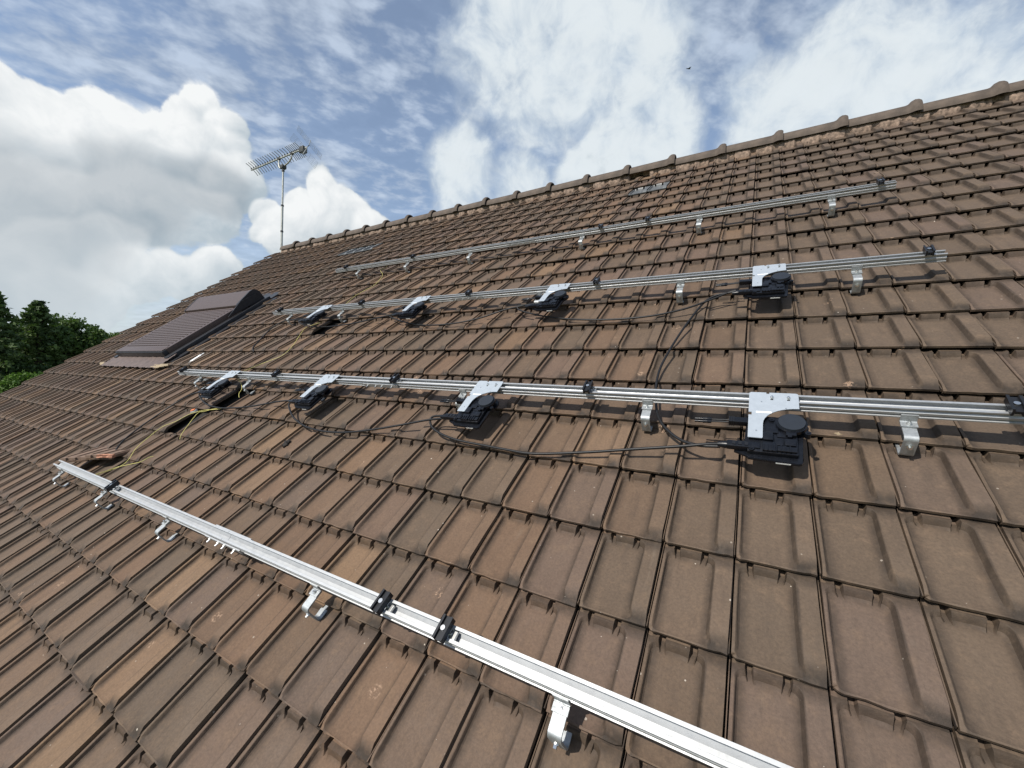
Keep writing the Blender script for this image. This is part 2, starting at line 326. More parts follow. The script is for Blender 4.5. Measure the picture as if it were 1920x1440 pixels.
# -- one tile
def tile_mesh():
    g = 0.0050; x0, x1 = g, W-g; OV = H*1.06; d = 0.0235; led = -0.0195; tilt = 0.034
    xl, xr = 0.068*W, 0.745*W; yb, yt = 0.022*H, 0.958*H; rb, rt = 0.060*W, 0.095*W
    def zr(y, x): 
        k = min(1, max(0, (y-0.015*H)/((0.125 if x > 0.4*W else 0.07)*H))); f_ = min(1, max(0, (x/W-0.09)/0.12)); top_ = -0.0085*(1-f_*f_*(3-2*f_)); return led*(1-k)+top_*k
    R = []   # (rim xy, outer xy, zoff(0 = rim level, 1 = notch), fang)
    def arc(cx, cy, r, a0, a1, corner, n=6):
        for i in range(n+1):
            t_ = i/n; a = math.radians(a0+(a1-a0)*t_); p = (cx+r*math.cos(a), cy+r*math.sin(a))
            s, e = (cx+r*math.cos(math.radians(a0)), cy+r*math.sin(math.radians(a0))), (cx+r*math.cos(math.radians(a1)), cy+r*math.sin(math.radians(a1)))
            f0 = corner[0](s); f1 = corner[1]; f2 = corner[2](e)
            q = tuple(f0[k]+(f1[k]-f0[k])*t_*2 for k in (0, 1)) if t_ <= .5 else tuple(f1[k]+(f2[k]-f1[k])*(t_-.5)*2 for k in (0, 1))
            R.append((p, q, 0, 0))
    bot = lambda p: (p[0], 0.0); rgt = lambda p: (x1, p[1]); tpp = lambda p: (p[0], OV); lft = lambda p: (x0, p[1])
    for f in (0.33, 0.66):
        x = xl+rb+(xr-xl-2*rb)*f; R.append(((x, yb), (x, 0.0), 0, 0))
    arc(xr-rb, yb+rb, rb, -90, 0, (bot, (x1, 0.0), rgt))
    for y in (0.14*H, 0.45*H, 0.8*H): R.append(((xr, y), (x1, y), 0, 0))
    arc(xr-rt, yt-rt, rt, 0, 90, (rgt, (x1, OV), tpp))
    for u, nz, fang in ((0.648, 0, 0.034), (0.630, 1, 0), (0.572, 1, 0), (0.552, 0, 0.034), (0.50, 0, 0), (0.40, 0, 0), (0.30, 0, 0), (0.258, 0, 0.034), (0.240, 1, 0), (0.186, 1, 0), (0.170, 0, 0.02)):
        R.append(((u*W, yt), (u*W, OV), nz, fang))
    arc(xl+rt, yt-rt, rt, 90, 180, (tpp, (x0, OV), lft))
    for y in (0.8*H, 0.45*H, 0.125*H): R.append(((xl, y), (x0, y), 0, 0))
    arc(xl+rb, yb+rb, rb, 180, 270, (lft, (x0, 0.0), bot))
    # drop doubles
    Q = []
    for r in R:
        if not Q or (abs(r[0][0]-Q[-1][0][0])+abs(r[0][1]-Q[-1][0][1]) > 1e-5): Q.append(r)
    R = Q; n = len(R)
    bm = bmesh.new(); cx, cy = (xl+xr)/2, (yb+yt)/2
    def inset(p, e, er=None, et=None):
        x, y = p; er = e if er is None else er; et = e if et is None else et
        hx = (xr-xl)/2; fx = (x-cx)/hx; hy = (yt-yb)/2; fy = (y-cy)/hy
        return (x-(er if fx > 0 else e)*max(-1, min(1, fx))*abs(fx)**0.5 if abs(fx) > 0.9 or True else x, y-et*max(-1, min(1, fy*abs(fy)**3)))
    def V(x, y, z):
        # towards the front the rib's inner flank swings outwards and its crown dies away
        if y < 0.185*H and 0.62*W < x < x1-0.004: x = x+(1-max(0, y)/(0.185*H))*0.009*min(1, (x-0.62*W)/(0.12*W))*min(1, (x1-x)/(0.2*W))
        return bm.verts.new((x, y, z-tilt*y/H))
    outer = [V(q[0], q[1], (-d if nz else zr(q[1], q[0])) if q[1] < OV-1e-6 else (-d if nz else zr(q[1], q[0])-0.004)) for p, q, nz, fg in R]
    rimo = []; rim = []; foot = []; pan = []
    for p, q, nz, fg in R:
        z = zr(p[1], p[0])
        a = inset(p, -0.0022); rimo.append(V(a[0], a[1], -d if nz else z))
        rim.append(V(p[0], p[1], -d if nz else z-0.0016))
        a = inset(p, 0.0040, 0.0070, 0.010); yy = a[1]-fg*H*0.35
        pz = -d
        foot.append(V(a[0], yy, pz if nz else pz+0.003+(0.0035 if fg else 0)))
        a = inset(p, 0.0080, 0.0115, 0.018); pan.append(V(a[0], a[1]-fg*H*0.62, pz))
    for A, B in ((outer, rimo), (rimo, rim), (rim, foot), (foot, pan)):
        for i in range(n):
            j = (i+1) % n
            try: bm.faces.new((A[i], A[j], B[j], B[i]))
            except ValueError: pass
    bm.faces.new(pan)
    low = [bm.verts.new((v.co.x, v.co.y, v.co.z-(0.0095 if v.co.y < 1e-6 else 0.019))) for v in outer]
    for i in range(n):
        j = (i+1) % n
        if outer[i].co.y > OV-1e-6 and outer[j].co.y > OV-1e-6: continue
        bm.faces.new((outer[i], outer[j], low[j], low[i]))
    # short return under the front edge
    b0 = [low[i] for i in range(n) if low[i].co.y < 1e-6]; b0.sort(key=lambda v: v.co.x)
    b1 = [bm.verts.new((v.co.x, 0.03, v.co.z)) for v in b0]
    for i in range(len(b0)-1): bm.faces.new((b0[i], b0[i+1], b1[i+1], b1[i]))
    for xa_, za_ in ((-0.0016, -0.013),):                       # interlocking lip showing in the joint
        q_ = [bm.verts.new((xx, yy, zz-tilt*yy/H)) for yy in (0.004, OV) for xx, zz in ((xa_, za_-0.012), (xa_, za_), (xa_+0.0026, za_), (xa_+0.0026, za_-0.012))]
        for a_ in range(3): bm.faces.new((q_[a_], q_[a_+1], q_[a_+5], q_[a_+4]))
        bm.faces.new(q_[:4])
    bmesh.ops.triangulate(bm, faces=[f for f in bm.faces if len(f.verts) > 4])
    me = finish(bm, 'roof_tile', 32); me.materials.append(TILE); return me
TM = tile_mesh()
def worn(seed):
    me = TM.copy(); r = random.Random(seed); me.name = 'roof_tile_worn'; cx_ = r.choice((0.004, W-0.006, W*r.uniform(0.3, 0.7))); cs_ = r.uniform(0.006, 0.016)
    ph = r.uniform(0, 9)
    for v in me.vertices:
        if v.co.y < 0.004:
            v.co.y += 0.0012*math.sin(90*v.co.x+ph)+0.0008*math.sin(240*v.co.x+2*ph)
            dd = abs(v.co.x-cx_)
            if dd < cs_: v.co.y += (cs_-dd)*0.9; v.co.z -= 0.003*(1-dd/cs_)
        elif v.co.y < 0.9*H: v.co.x += 0.0007*math.sin(25*v.co.y+ph); v.co.z += 0.0006*math.sin(31*v.co.x+17*v.co.y+ph)
    return me
WORN = [worn(q) for q in range(9)]
SKY_I, SKY_J = range(-37, -28), range(2, 7)
MISSING = {(-19, -1), (-18, 0), (-18, 4)}
cells = []
for j in range(J0, J1+1):
    for i in range(-46, 15):
        if (i in SKY_I and j in SKY_J) or (i, j) in MISSING: continue
        cells.append((i, j))
Minv = camo.matrix_world.inverted(); fx = 765.04/960
def shown(i, j):
    q = []
    for a, b in ((0, 0), (1, 0), (1, 1), (0, 1)):
        p = Minv @ (MR @ Vector(((i+a)*W, (j+b)*H, 0)))
        if p.z > -0.15: return 0
        q.append((p.x/-p.z*fx, p.y/-p.z*fx))
    q = [(max(-1, min(1, x)), max(-.75, min(.75, y))) for x, y in q]
    return abs(sum(q[k][0]*q[(k+1) % 4][1]-q[(k+1) % 4][0]*q[k][1] for k in range(4)))/2
ranked = sorted(cells, key=lambda c: -shown(*c))
single = set(c for c in ranked[:300] if c[0] > -46)
def tile_matrix(i, j):
    s = (K0-(-46)) if i == -46 else 0.0
    m = Matrix.Translation(((i+s)*W+random.gauss(0, 0.0013), j*H+random.gauss(0, 0.0020)+(random.uniform(-0.012, -0.004) if random.random() < 0.03 else 0), 0.011+random.gauss(0, 0.0014)))
    m = m @ Matrix.Rotation(random.gauss(0, 0.0035), 4, 'Z') @ Matrix.Rotation(random.gauss(0, 0.008), 4, 'Y') @ Matrix.Rotation(random.gauss(0, 0.004), 4, 'X')
    if i == -46: m = m @ Matrix.Diagonal((1-s, 1, 1, 1))
    return m
# the tile covering carries the roof's own axes, so that its grain runs down the slope
nv = len(TM.vertices); co = np.empty(nv*3); TM.vertices.foreach_get('co', co); co = np.c_[co.reshape(-1, 3), np.ones(nv)]
polys = [tuple(p.vertices) for p in TM.polygons]; sm = np.array([p.use_smooth for p in TM.polygons])
sharp = np.zeros(len(TM.edges), bool)
if 'sharp_edge' in TM.attributes: TM.attributes['sharp_edge'].data.foreach_get('value', sharp)
GLASS_CELLS = [(-5, 14), (-6, 14), (-29, 13), (-28, 13), (-27, 13), (-26, 13)]
single -= set(GLASS_CELLS)
bulk = [c for c in cells if c not in single and c not in GLASS_CELLS]
allv = np.concatenate([(co @ np.array(tile_matrix(*c)).T)[:, :3] for c in bulk])
ls = np.array([len(p) for p in polys]); lv = np.concatenate([np.array(p) for p in polys])
nb = len(bulk); me = bpy.data.meshes.new('roof_tile_covering')
me.vertices.add(nv*nb); me.vertices.foreach_set('co', allv.ravel().astype(np.float32))
L = np.concatenate([lv+nv*q for q in range(nb)]); me.loops.add(len(L)); me.loops.foreach_set('vertex_index', L.astype(np.int32))
S = np.concatenate([[0], np.cumsum(np.tile(ls, nb))[:-1]]); me.polygons.add(len(S)); me.polygons.foreach_set('loop_start', S.astype(np.int32)); me.polygons.foreach_set('loop_total', np.tile(ls, nb).astype(np.int32))
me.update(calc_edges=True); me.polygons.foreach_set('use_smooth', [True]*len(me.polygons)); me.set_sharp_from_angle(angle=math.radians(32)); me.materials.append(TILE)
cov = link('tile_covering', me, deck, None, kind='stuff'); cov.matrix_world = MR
roof_part_holder['tc'].object = cov
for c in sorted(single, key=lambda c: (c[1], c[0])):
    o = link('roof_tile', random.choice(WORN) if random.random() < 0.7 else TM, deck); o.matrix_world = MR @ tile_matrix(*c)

GT = TM.copy(); GT.name = 'glass_tile'; GT.materials[0] = LEAD
for c in GLASS_CELLS:
    o = link('glass_tile', GT, deck, None, label='grey glass roof tile among the brown ones'); o.matrix_world = MR @ tile_matrix(*c)

# -- ridge caps and mortar
def cap_mesh():
    Lc = 2.63*W; bm = bmesh.new(); prof = [(0, 0.082), (0.02, 0.083), (Lc*0.83, 0.088), (Lc*0.87, 0.093), (Lc*0.91, 0.112), (Lc*0.95, 0.120), (Lc*1.0, 0.118), (Lc*1.03, 0.110)]
    rows = []
    for x, r in prof:
        rows.append([bm.verts.new((x, r*1.08*math.cos(a), -0.018+r*1.36*math.sin(a)-0.12*(r-0.085))) for a in (math.pi*q/16 for q in range(17))])
    for A, B in zip(rows, rows[1:]):
        for q in range(16): bm.faces.new((A[q], A[q+1], B[q+1], B[q]))
    inner = []
    for x, r in ((prof[-1][0], 0.098), (prof[-1][0]-0.06, 0.092)):
        inner.append([bm.verts.new((x, r*1.08*math.cos(a), -0.018+r*1.36*math.sin(a))) for a in (math.pi*q/16 for q in range(17))])
    for A, B in ((rows[-1], inner[0]), (inner[0], inner[1])):
        for q in range(16): bm.faces.new((A[q], A[q+1], B[q+1], B[q]))
    return finish(bm, 'ridge_tile', 50)
RIDGE_M = mat('weathered_ridge_tile', (0.082, 0.062, 0.047), 0.82, 0, 0.45, 9, 0.6, 70)
CM = cap_mesh(); CM.materials.append(RIDGE_M)
ridge_z = Z0+apex[1]
ks = [6.35-2.63*n for n in range(-3, 19)]
for k in ks:
    o = link('ridge_tile', CM, deck); o.matrix_world = Matrix.Translation((k*W-2.63*W, ax, ridge_z+0.003*random.gauss(0, 1))) @ Matrix.Rotation(random.gauss(0, 0.006), 4, 'Z') @ Matrix.Rotation(random.gauss(0, 0.004), 4, 'Y')
from mathutils import noise as mnoise
bm = bmesh.new(); nx, ny = 1700, 7; x_a, x_b = -43.5*W, K1*W; prev = None
for q in range(nx):
    x = x_a+(x_b-x_a)*q/(nx-1); f = (x/W) % 1.0; rib = min(1, max(0, (f-0.68)/0.06))*min(1, max(0, (1.0-f)/0.04))
    e = mnoise.noise((x*9, 1.3, 0)); e2 = mnoise.noise((x*31, 4.1, 0)); lo = 16.58+0.11*e+0.05*e2+0.13*rib+(0.36 if -6.7 < x/W < -5.5 else 0); cur = []
    for r_ in range(ny):
        t_ = r_/(ny-1); b_ = (lo+(16.99-lo)*t_)*H
        base_c = -0.040+0.030*rib; c_ = base_c+(0.040-base_c)*min(1, (t_*1.7))**0.7
        lump_ = 0.012*mnoise.noise((x*22, b_*22, 2))+0.008*mnoise.noise((x*60, b_*60, 5))
        cur.append(bm.verts.new((x, b_+0.5*lump_, c_+lump_-(0.02 if r_ == 0 else 0))))
    if prev:
        for r_ in range(ny-1): bm.faces.new((prev[r_], prev[r_+1], cur[r_+1], cur[r_]))
    prev = cur
mo = link('ridge_mortar', finish(bm, smooth=50), deck, MORTAR); mo.matrix_world = MR

# -- skylight with closed shutter (a part of the house)
sk = link('skylight', None, house, label='brown roof window with its slatted shutter closed'); sk.matrix_world = roof(-35.6, 2.58)
SW = 1.47; SL = 1.12
def spart(name, me, m, parent=None): return link(name, me, parent or sk, m)
for xa in (0.0, SW-0.075): spart('shutter_guide', boxm(xa, xa+0.075, 0.0, SL, 0.0, 0.100, bev=0.008), BROWN)
spart('bottom_bar', boxm(0.004, SW-0.004, -0.055, 0.03, 0.025, 0.094, bev=0.01), DARKSK)
spart('sill_strip', boxm(0.02, SW-0.02, -0.04, 0.05, 0.0945, 0.104, bev=0.003), BROWN2)
ns = 22; sh = (SL-0.06)/ns; bm = bmesh.new()
prof = [(0.0, 0.078), (0.06*sh, 0.096), (0.30*sh, 0.1015), (0.58*sh, 0.1010), (0.80*sh, 0.094), (0.86*sh, 0.078)]
extrude_poly(bm, prof, 0.076, SW-0.076, 'x'); SLm = finish(bm, smooth=40); SLm.materials.append(BROWN2)
for q in range(ns): o = spart('shutter_slat', SLm, None); o.location = (0, 0.05+q*sh, 0)
hp = [(1.02, 0.085), (1.0, 0.105), (1.0, 0.128), (1.02, 0.138), (1.25, 0.196), (1.30, 0.199), (1.34, 0.185), (1.37, 0.14), (1.38, 0.03), (1.30, 0.02)]
bm = bmesh.new(); extrude_poly(bm, hp, 0.0, SW, 'x'); spart('shutter_hood', finish(bm, smooth=25), BROWN2)
bm = bmesh.new(); ep = [(b+0.003*(1 if b > 1.2 else -1), c+0.003) for b, c in hp]
extrude_poly(bm, ep, SW+0.001, SW+0.028, 'x'); spart('hood_end_cap', finish(bm, smooth=25), DARKSK)
bm = bmesh.new(); extrude_poly(bm, ep, -0.028, -0.001, 'x'); spart('hood_end_cap', finish(bm, smooth=25), DARKSK)
bm = bmesh.new(); extrude_poly(bm, [(0.80, 0.06), (1.05, 0.15), (1.30, 0.14), (1.34, 0.04)], SW+0.03, SW+0.045, 'x'); spart('hinge_cover', finish(bm), DARKSK)
for xa in (-0.10, SW+0.002):
    spart('side_flashing', boxm(xa, xa+0.098, -0.08, 1.42, -0.03, 0.035, bev=0.01), DARKSK)
    spart('gutter_strip', boxm(xa-0.09 if xa < 0 else xa+0.1, xa-0.002 if xa < 0 else xa+0.20, -0.10, 1.45, -0.05, -0.012), DARKSK)
spart('top_flashing', boxm(-0.1, SW+0.1, 1.40, 1.62, -0.035, 0.0), DARKSK)
bm = bmesh.new(); nx, ny = 90, 16; G_ = []
for a in range(nx):
    x = -0.14+(SW+0.28)*a/(nx-1); row = []
    for b in range(ny):
        y = -0.26+0.28*b/(ny-1)
        z = 0.010+0.004*math.sin(x/W*2*math.pi)*(1-b/ny)+0.0035*math.sin(40*x+9*math.sin(y*22))*math.sin(30*y+x*5)+0.003*random.random()+0.012*(b/ny)
        row.append(bm.verts.new((x, y+0.016*random.random()*(b == 0), z)))
    G_.append(row)
for a in range(nx-1):
    for b in range(ny-1): bm.faces.new((G_[a][b], G_[a+1][b], G_[a+1][b+1], G_[a][b+1]))
spart('lead_apron', finish(bm, smooth=60), APRON)

# ---------------------------------------------------------------- things on the roof: rails
RAILS = [(-3, -21.3, 4.6, 'lowest rail'), (1, -22.9, 3.62, 'second rail up'), (5, -22.7, 3.85, 'third rail up'), (9, -23.2, 3.86, 'topmost rail')]
RB, RCZ, RWD, RHT = 0.10, 0.076, 0.045, 0.039      # rail: offset in rows, bottom height, width, height
def rail_profile():
    w, h = RWD, RHT
    return [(-0.003, 0), (w, 0), (w, h), (w-0.009, h), (w-0.009, h-0.0035), (w-0.0035, h-0.0035), (w-0.0035, 0.0205), (w-0.019, 0.012), (0.0115, 0.012), (0.0115, h-0.010), (0.0045, h-0.0065), (0.0045, h-0.004), (0.009, h-0.004), (0.009, h), (0, h), (0, h-0.005), (0.0065, h-0.008), (0.0065, h-0.014), (0.0, h-0.0185), (0.0, 0.0115), (0.005, 0.0095), (0.005, 0.0062), (-0.003, 0.0045)]
RAIL_LABEL = ['bare aluminium mounting rail nearest the camera, crossing the lowest tiles', 'aluminium mounting rail carrying the lower row of four microinverters', 'aluminium mounting rail carrying the upper row of four microinverters', 'thin looking aluminium mounting rail nearest the ridge, without microinverters']
for (row, ka, kb, nm), lab in zip(RAILS, RAIL_LABEL):
    tr = thing('mounting_rail', lab, 'rail', 'aluminium mounting rails', roof(ka, row+RB, RCZ))
    cut = (-9.5-ka)*W; L_ = (kb-ka)*W
    for a, b in ((0, cut-0.001), (cut+0.001, L_)):
        bm = bmesh.new(); extrude_poly(bm, rail_profile(), a, b, 'x'); link('rail_profile', finish(bm), tr, ALU)
    sp = link('splice_plate', boxm(cut-0.15, cut+0.15, -0.009, -0.0035, 0.002, 0.026), tr, ALU)
    link('splice_plate', boxm(cut-0.13, cut+0.17, RWD+0.0005, RWD+0.005, 0.004, 0.036), tr, ALU)
    for q in (-0.115, -0.04, 0.015, 0.10):
        bm = bmesh.new(); cyl(bm, (cut+q, -0.009, 0.013), 0.007, -0.006, 6, 'y'); cyl(bm, (cut+q, -0.015, 0.013), 0.004, -0.012, 8, 'y')
        link('splice_bolt', finish(bm, smooth=30), sp, STEEL)

# -- roof hooks
def strap(path, w, th):
    """flat strip bent along a path in the y-z plane"""
    P = [Vector((0, y, z)) for y, z in path]; bm = bmesh.new(); A = []
    for i, p in enumerate(P):
        t_ = (P[min(i+1, len(P)-1)]-P[max(i-1, 0)]).normalized(); nn = Vector((0, -t_.z, t_.y))*th/2
        A.append([bm.verts.new(p+nn+Vector((-w/2, 0, 0))), bm.verts.new(p+nn+Vector((w/2, 0, 0))), bm.verts.new(p-nn+Vector((w/2, 0, 0))), bm.verts.new(p-nn+Vector((-w/2, 0, 0)))])
    for a, b in zip(A, A[1:]):
        for q in range(4): bm.faces.new((a[q], a[(q+1) % 4], b[(q+1) % 4], b[q]))
    bm.faces.new(A[0][::-1]); bm.faces.new(A[-1]); return finish(bm, smooth=40)
def bend(cy, cz, r, a0, a1, n=6): return [(cy+r*math.cos(math.radians(a0+(a1-a0)*i/n)), cz+r*math.sin(math.radians(a0+(a1-a0)*i/n))) for i in range(n+1)]
def make_hook():
    h = thing('roof_hook', '', 'roof hook', 'galvanised roof hooks under the rails')
    fy = -0.052
    path = [(0.07, -0.046), (0.01, -0.034), (-0.015, -0.028)]+bend(fy+0.016, -0.012, 0.016, 270, 180)+bend(fy+0.013, 0.043, 0.013, 180, 90)+[(-0.01, 0.056), (0.022, 0.056)]
    link('hook_strap', strap(path, 0.036, 0.0055), h, GALV)
    ang = [(-0.004, 0.0625), (0.018, 0.0625)]+[(RB*H-0.012, 0.0625)]+bend(RB*H-0.010, 0.068, 0.0055, 270, 360, 4)+[(RB*H-0.0045, 0.086), (RB*H-0.0045, 0.0915)]
    a = link('angle_plate', strap(ang, 0.043, 0.005), h, GALV)
    bm = bmesh.new(); cyl(bm, (0, 0.008, 0.065), 0.0085, 0.002, 16); cyl(bm, (0, 0.008, 0.067), 0.0065, 0.006, 6); cyl(bm, (0, 0.008, 0.073), 0.0035, 0.006, 8)
    link('plate_bolt', finish(bm, smooth=30), a, STEEL)
    bm = bmesh.new(); cyl(bm, (0, fy-0.0015, 0.024), 0.0085, -0.005, 12, 'y'); cyl(bm, (0, fy-0.0065, 0.024), 0.0055, -0.008, 8, 'y')
    link('set_screw', finish(bm, smooth=30), h, STEEL)
    return h
ORD = ['first', 'second', 'third', 'fourth', 'fifth', 'sixth', 'seventh']
hook0 = make_hook(); used = False
HK = {0: [-1.71, -6.4, -12.37, -16.63, -20.74], 1: [2.29, -1.71, -6.46, -12.5, -16.9, -20.88], 2: [2.28, -1.76, -6.4, -12.5, -16.95, -21.1], 3: [2.26, -1.77, -6.5, -12.55, -16.95, -21.0]}
for ri, kk in HK.items():
    for n, k in enumerate(kk):
        o = hook0 if not used else copy_tree(hook0); used = True
        o.matrix_world = roof(k, RAILS[ri][0], 0, random.gauss(0, 0.02))
        o['label'] = f'silver roof hook under the {RAILS[ri][3]}, {ORD[n]} from its right end'

# -- module clamps
def make_clamp():
    h = thing('module_clamp', '', 'clamp', 'black module clamps on the rails')
    L2 = 0.034; pr = [(-0.015, 0), (-0.009, 0), (-0.009, 0.012), (0.009, 0.012), (0.009, 0), (0.015, 0), (0.015, 0.022), (0.0175, 0.026), (0.010, 0.026), (0.009, 0.018), (-0.009, 0.018), (-0.010, 0.026), (-0.0175, 0.026), (-0.015, 0.022)]
    bm = bmesh.new(); extrude_poly(bm, pr, -L2, L2, 'y'); link('clamp_body', finish(bm), h, BLKANO)
    bm = bmesh.new(); cyl(bm, (0, 0, 0.018), 0.0075, 0.006, 14); cyl(bm, (0, 0, -0.02), 0.004, 0.038, 8); link('clamp_bolt', finish(bm, smooth=30), h, STEEL)
    bm = bmesh.new(); box(bm, 0.013, 0.035, -0.012, 0.012, -0.016, -0.006, 0.001); tube(bm, spline([(0.012, -0.008, 0.002), (0.02, 0.0, -0.004), (0.014, 0.006, -0.008), (0.022, 0.012, -0.004)]), 0.0011, 5); link('slot_nut', finish(bm), h, STEEL)
    return h
clamp0 = make_clamp(); used = False
CK = {0: [-3.47, -4.7, -15.8], 1: [3.40, -2.99, -8.92, -14.97, -22.35], 2: [3.54, -4.31, -9.43, -15.53, -21.99], 3: [3.47, -3.69, -5.64, -16.47, -22.18]}
for ri, kk in CK.items():
    for n, k in enumerate(kk):
        o = clamp0 if not used else copy_tree(clamp0); used = True
        o.matrix_world = roof(k, RAILS[ri][0]+RB+RWD/2/H, RCZ+RHT+0.0012, random.gauss(0, 0.05))
        o['label'] = f'black module clamp on the {RAILS[ri][3]}, {ORD[n]} from its right end'

# -- microinverters, local origin at the plate's upper left corner on the rail's top
def make_inverter():
    h = thing('microinverter', '', 'microinverter', 'black microinverters hanging from the rails')
    w = 0.75*W; y0 = 0.0; yb = -0.87*H
    xs = 0.0
    arc_ = [(w*0.995, -0.30*H)]+[(0.29*w+(w*0.71)*(1-math.sin(math.radians(a))), -0.30*H-(0.31*H)*(1-math.cos(math.radians(a)))) for a in range(9, 91, 9)]
    out = [(0.006, 0), (w*0.36, 0), (w*0.36, -0.008), (w*0.42, -0.008), (w*0.42, 0), (w-0.008, 0), (w-0.002, -0.003), (w, -0.009)]+arc_+[(0.285*w, yb+0.004), (0.27*w, yb), (0.0, yb), (0.0, -0.46*H), (0.010, -0.46*H), (0.010, -0.405*H), (0.0, -0.405*H), (0, -0.006)]
    bm = bmesh.new(); extrude_poly(bm, out, 0.0, 0.0028, 'z'); pl = link('mounting_plate', finish(bm), h, PLATE)
    for x in (0.47*w, 0.80*w):
        bm = bmesh.new(); cyl(bm, (x, -0.030, 0.0028), 0.0062, 0.0055, 6); cyl(bm, (x, -0.030, 0.008), 0.0036, 0.004, 8); link('plate_bolt', finish(bm, smooth=30), pl, STEEL)
        link('bolt_slot', boxm(x-0.0045, x+0.0045, -0.043, -0.0365, 0.0029, 0.0031), pl, BLKANO)
    link('plate_label', boxm(0.15*w, 0.46*w, -0.415*H, -0.385*H, 0.0029, 0.0032), pl, LABELM)
    for x, y in ((0.26*w, -0.20*H), (0.74*w, -0.31*H), (0.16*w, -0.75*H)): link('rivet', cylm((x, y, 0.0028), 0.0025, 0.0015, 10), pl, STEEL)
    # housing below the plate
    zf = -0.037
    fl = [(-0.19*W, -0.93*H), (-0.02*W, -0.985*H), (0.02*W, -1.02*H), (0.70*W, -1.045*H), (0.745*W, -1.03*H), (0.765*W, -0.99*H), (0.775*W, -0.60*H), (0.86*W, -0.52*H), (0.875*W, -0.42*H), (0.83*W, -0.33*H), (0.70*W, -0.28*H), (0.05*W, -0.30*H), (-0.03*W, -0.36*H), (-0.04*W, -0.84*H), (-0.19*W, -0.89*H)]
    bm = bmesh.new(); extrude_poly(bm, fl, zf, zf+0.009, 'z'); bmesh.ops.bevel(bm, geom=[e for e in bm.edges if abs(e.verts[0].co.z-e.verts[1].co.z) < 1e-6 and e.verts[0].co.z > zf+0.005], offset=0.002, segments=2, affect='EDGES'); link('heat_sink', finish(bm, smooth=40), h, BLKPL)
    body = link('housing', boxm(0.0, 0.70*W, -0.96*H, -0.33*H, zf+0.009, zf+0.026, bev=0.004), h, BLKPL)
    steps = [(0.215, 0.40, 0.95, 0.80, 0.034), (0.42, 0.68, 0.94, 0.86, 0.034), (0.22, 0.36, 0.79, 0.66, 0.040), (0.38, 0.50, 0.84, 0.72, 0.031), (0.52, 0.67, 0.85, 0.74, 0.037), (0.26, 0.44, 0.64, 0.55, 0.033), (0.02, 0.18, 0.92, 0.82, 0.032), (0.42, 0.56, 0.70, 0.60, 0.030), (0.56, 0.62, 0.72, 0.64, 0.041)]
    for a, b, c, d_, z in steps: link('housing_step', boxm(a*W, b*W, -c*H, -d_*H, zf+0.0262, zf+z, bev=0.0018), body, BLKPL)
    for q in range(7): link('cooling_rib', boxm((0.22+0.06*q)*W, (0.235+0.06*q)*W, -0.955*H, -0.86*H, zf+0.0341, zf+0.0375), body, BLKPL)
    dc = (0.625*W, -0.475*H)
    link('lid_collar', cylm((dc[0], dc[1], zf+0.0265), 0.046, 0.012, 36), body, BLKPL)
    link('round_lid', cylm((dc[0], dc[1], zf+0.0386), 0.041, 0.008, 40, r2=0.0395), body, BLKDISC)
    link('lid_tab', boxm(dc[0]-0.018, dc[0]+0.012, dc[1]-0.060, dc[1]-0.040, zf+0.0265, zf+0.040, bev=0.002), body, BLKPL)
    for x, y in ((dc[0]-0.058, dc[1]+0.022), (dc[0]+0.046, dc[1]-0.034), (0.06*W, -0.93*H)):
        bm = bmesh.new(); cyl(bm, (x, y, zf+0.0095), 0.009, 0.022, 16); cyl(bm, (x, y, zf+0.0315), 0.004, 0.002, 8); link('housing_boss', finish(bm, smooth=35), body, BLKPL)
    link('rating_label', boxm(0.40*W, 0.60*W, -1.0455*H, -1.0440*H, zf+0.001, zf+0.006), body, LABELM)
    # direct-current lead: stub with plug pointing along the rail
    yd = -0.435*H; zd = zf+0.018
    bm = bmesh.new(); box(bm, -0.30*W, 0.02*W, yd-0.013, yd+0.013, zd-0.010, zd+0.012, 0.003); dcn = link('panel_connector', finish(bm, smooth=35), h, BLKPL)
    for q in range(3): link('grip_rib', boxm((-0.30+0.035*q)*W, (-0.285+0.035*q)*W, yd-0.0145, yd+0.0145, zd-0.0105, zd+0.0135), dcn, BLKANO)
    for s in (-0.006, 0.006): link('panel_lead', tubem([(-0.30*W, yd+s, zd), (-0.45*W, yd+s*0.8, zd-0.002), (-0.62*W, yd+s, zd-0.004)], 0.0032), h, CABLE)
    for s in (-0.007, 0.007):
        bm = bmesh.new(); tube(bm, [(-0.58*W, yd+s, zd-0.004), (-0.64*W, yd+s, zd-0.004), (-0.645*W, yd+s, zd-0.004), (-0.72*W, yd+s, zd-0.005), (-0.725*W, yd+s, zd-0.005), (-0.86*W, yd+s, zd-0.006)], [0.006, 0.0075, 0.0062, 0.007, 0.005, 0.0045], 10); link('plug', finish(bm, smooth=40), dcn, BLKPL)
    # trunk-cable connector
    ya = -0.88*H; za = zf+0.020
    bm = bmesh.new(); box(bm, -0.30*W, 0.06*W, ya-0.014, ya+0.014, za-0.008, za+0.014, 0.004); tube(bm, [(-0.30*W, ya, za), (-0.34*W, ya, za), (-0.44*W, ya, za-0.001)], [0.0135, 0.013, 0.009], 12); ac = link('trunk_connector', finish(bm, smooth=40), h, BLKPL)
    for q in range(3): link('connector_button', boxm((-0.22+0.09*q)*W, (-0.17+0.09*q)*W, ya-0.007, ya+0.008, za+0.0141, za+0.0165), ac, BLKANO)
    for c in h.children:
        if c.name.split('.')[0] != 'mounting_plate': c.location.y = -0.095*H
    return h
inv0 = make_inverter(); used = False
MI = [(1, [0.10, -6.0, -12.3, -18.4], 'lower'), (5, [0.07, -6.0, -12.2, -18.5], 'upper')]
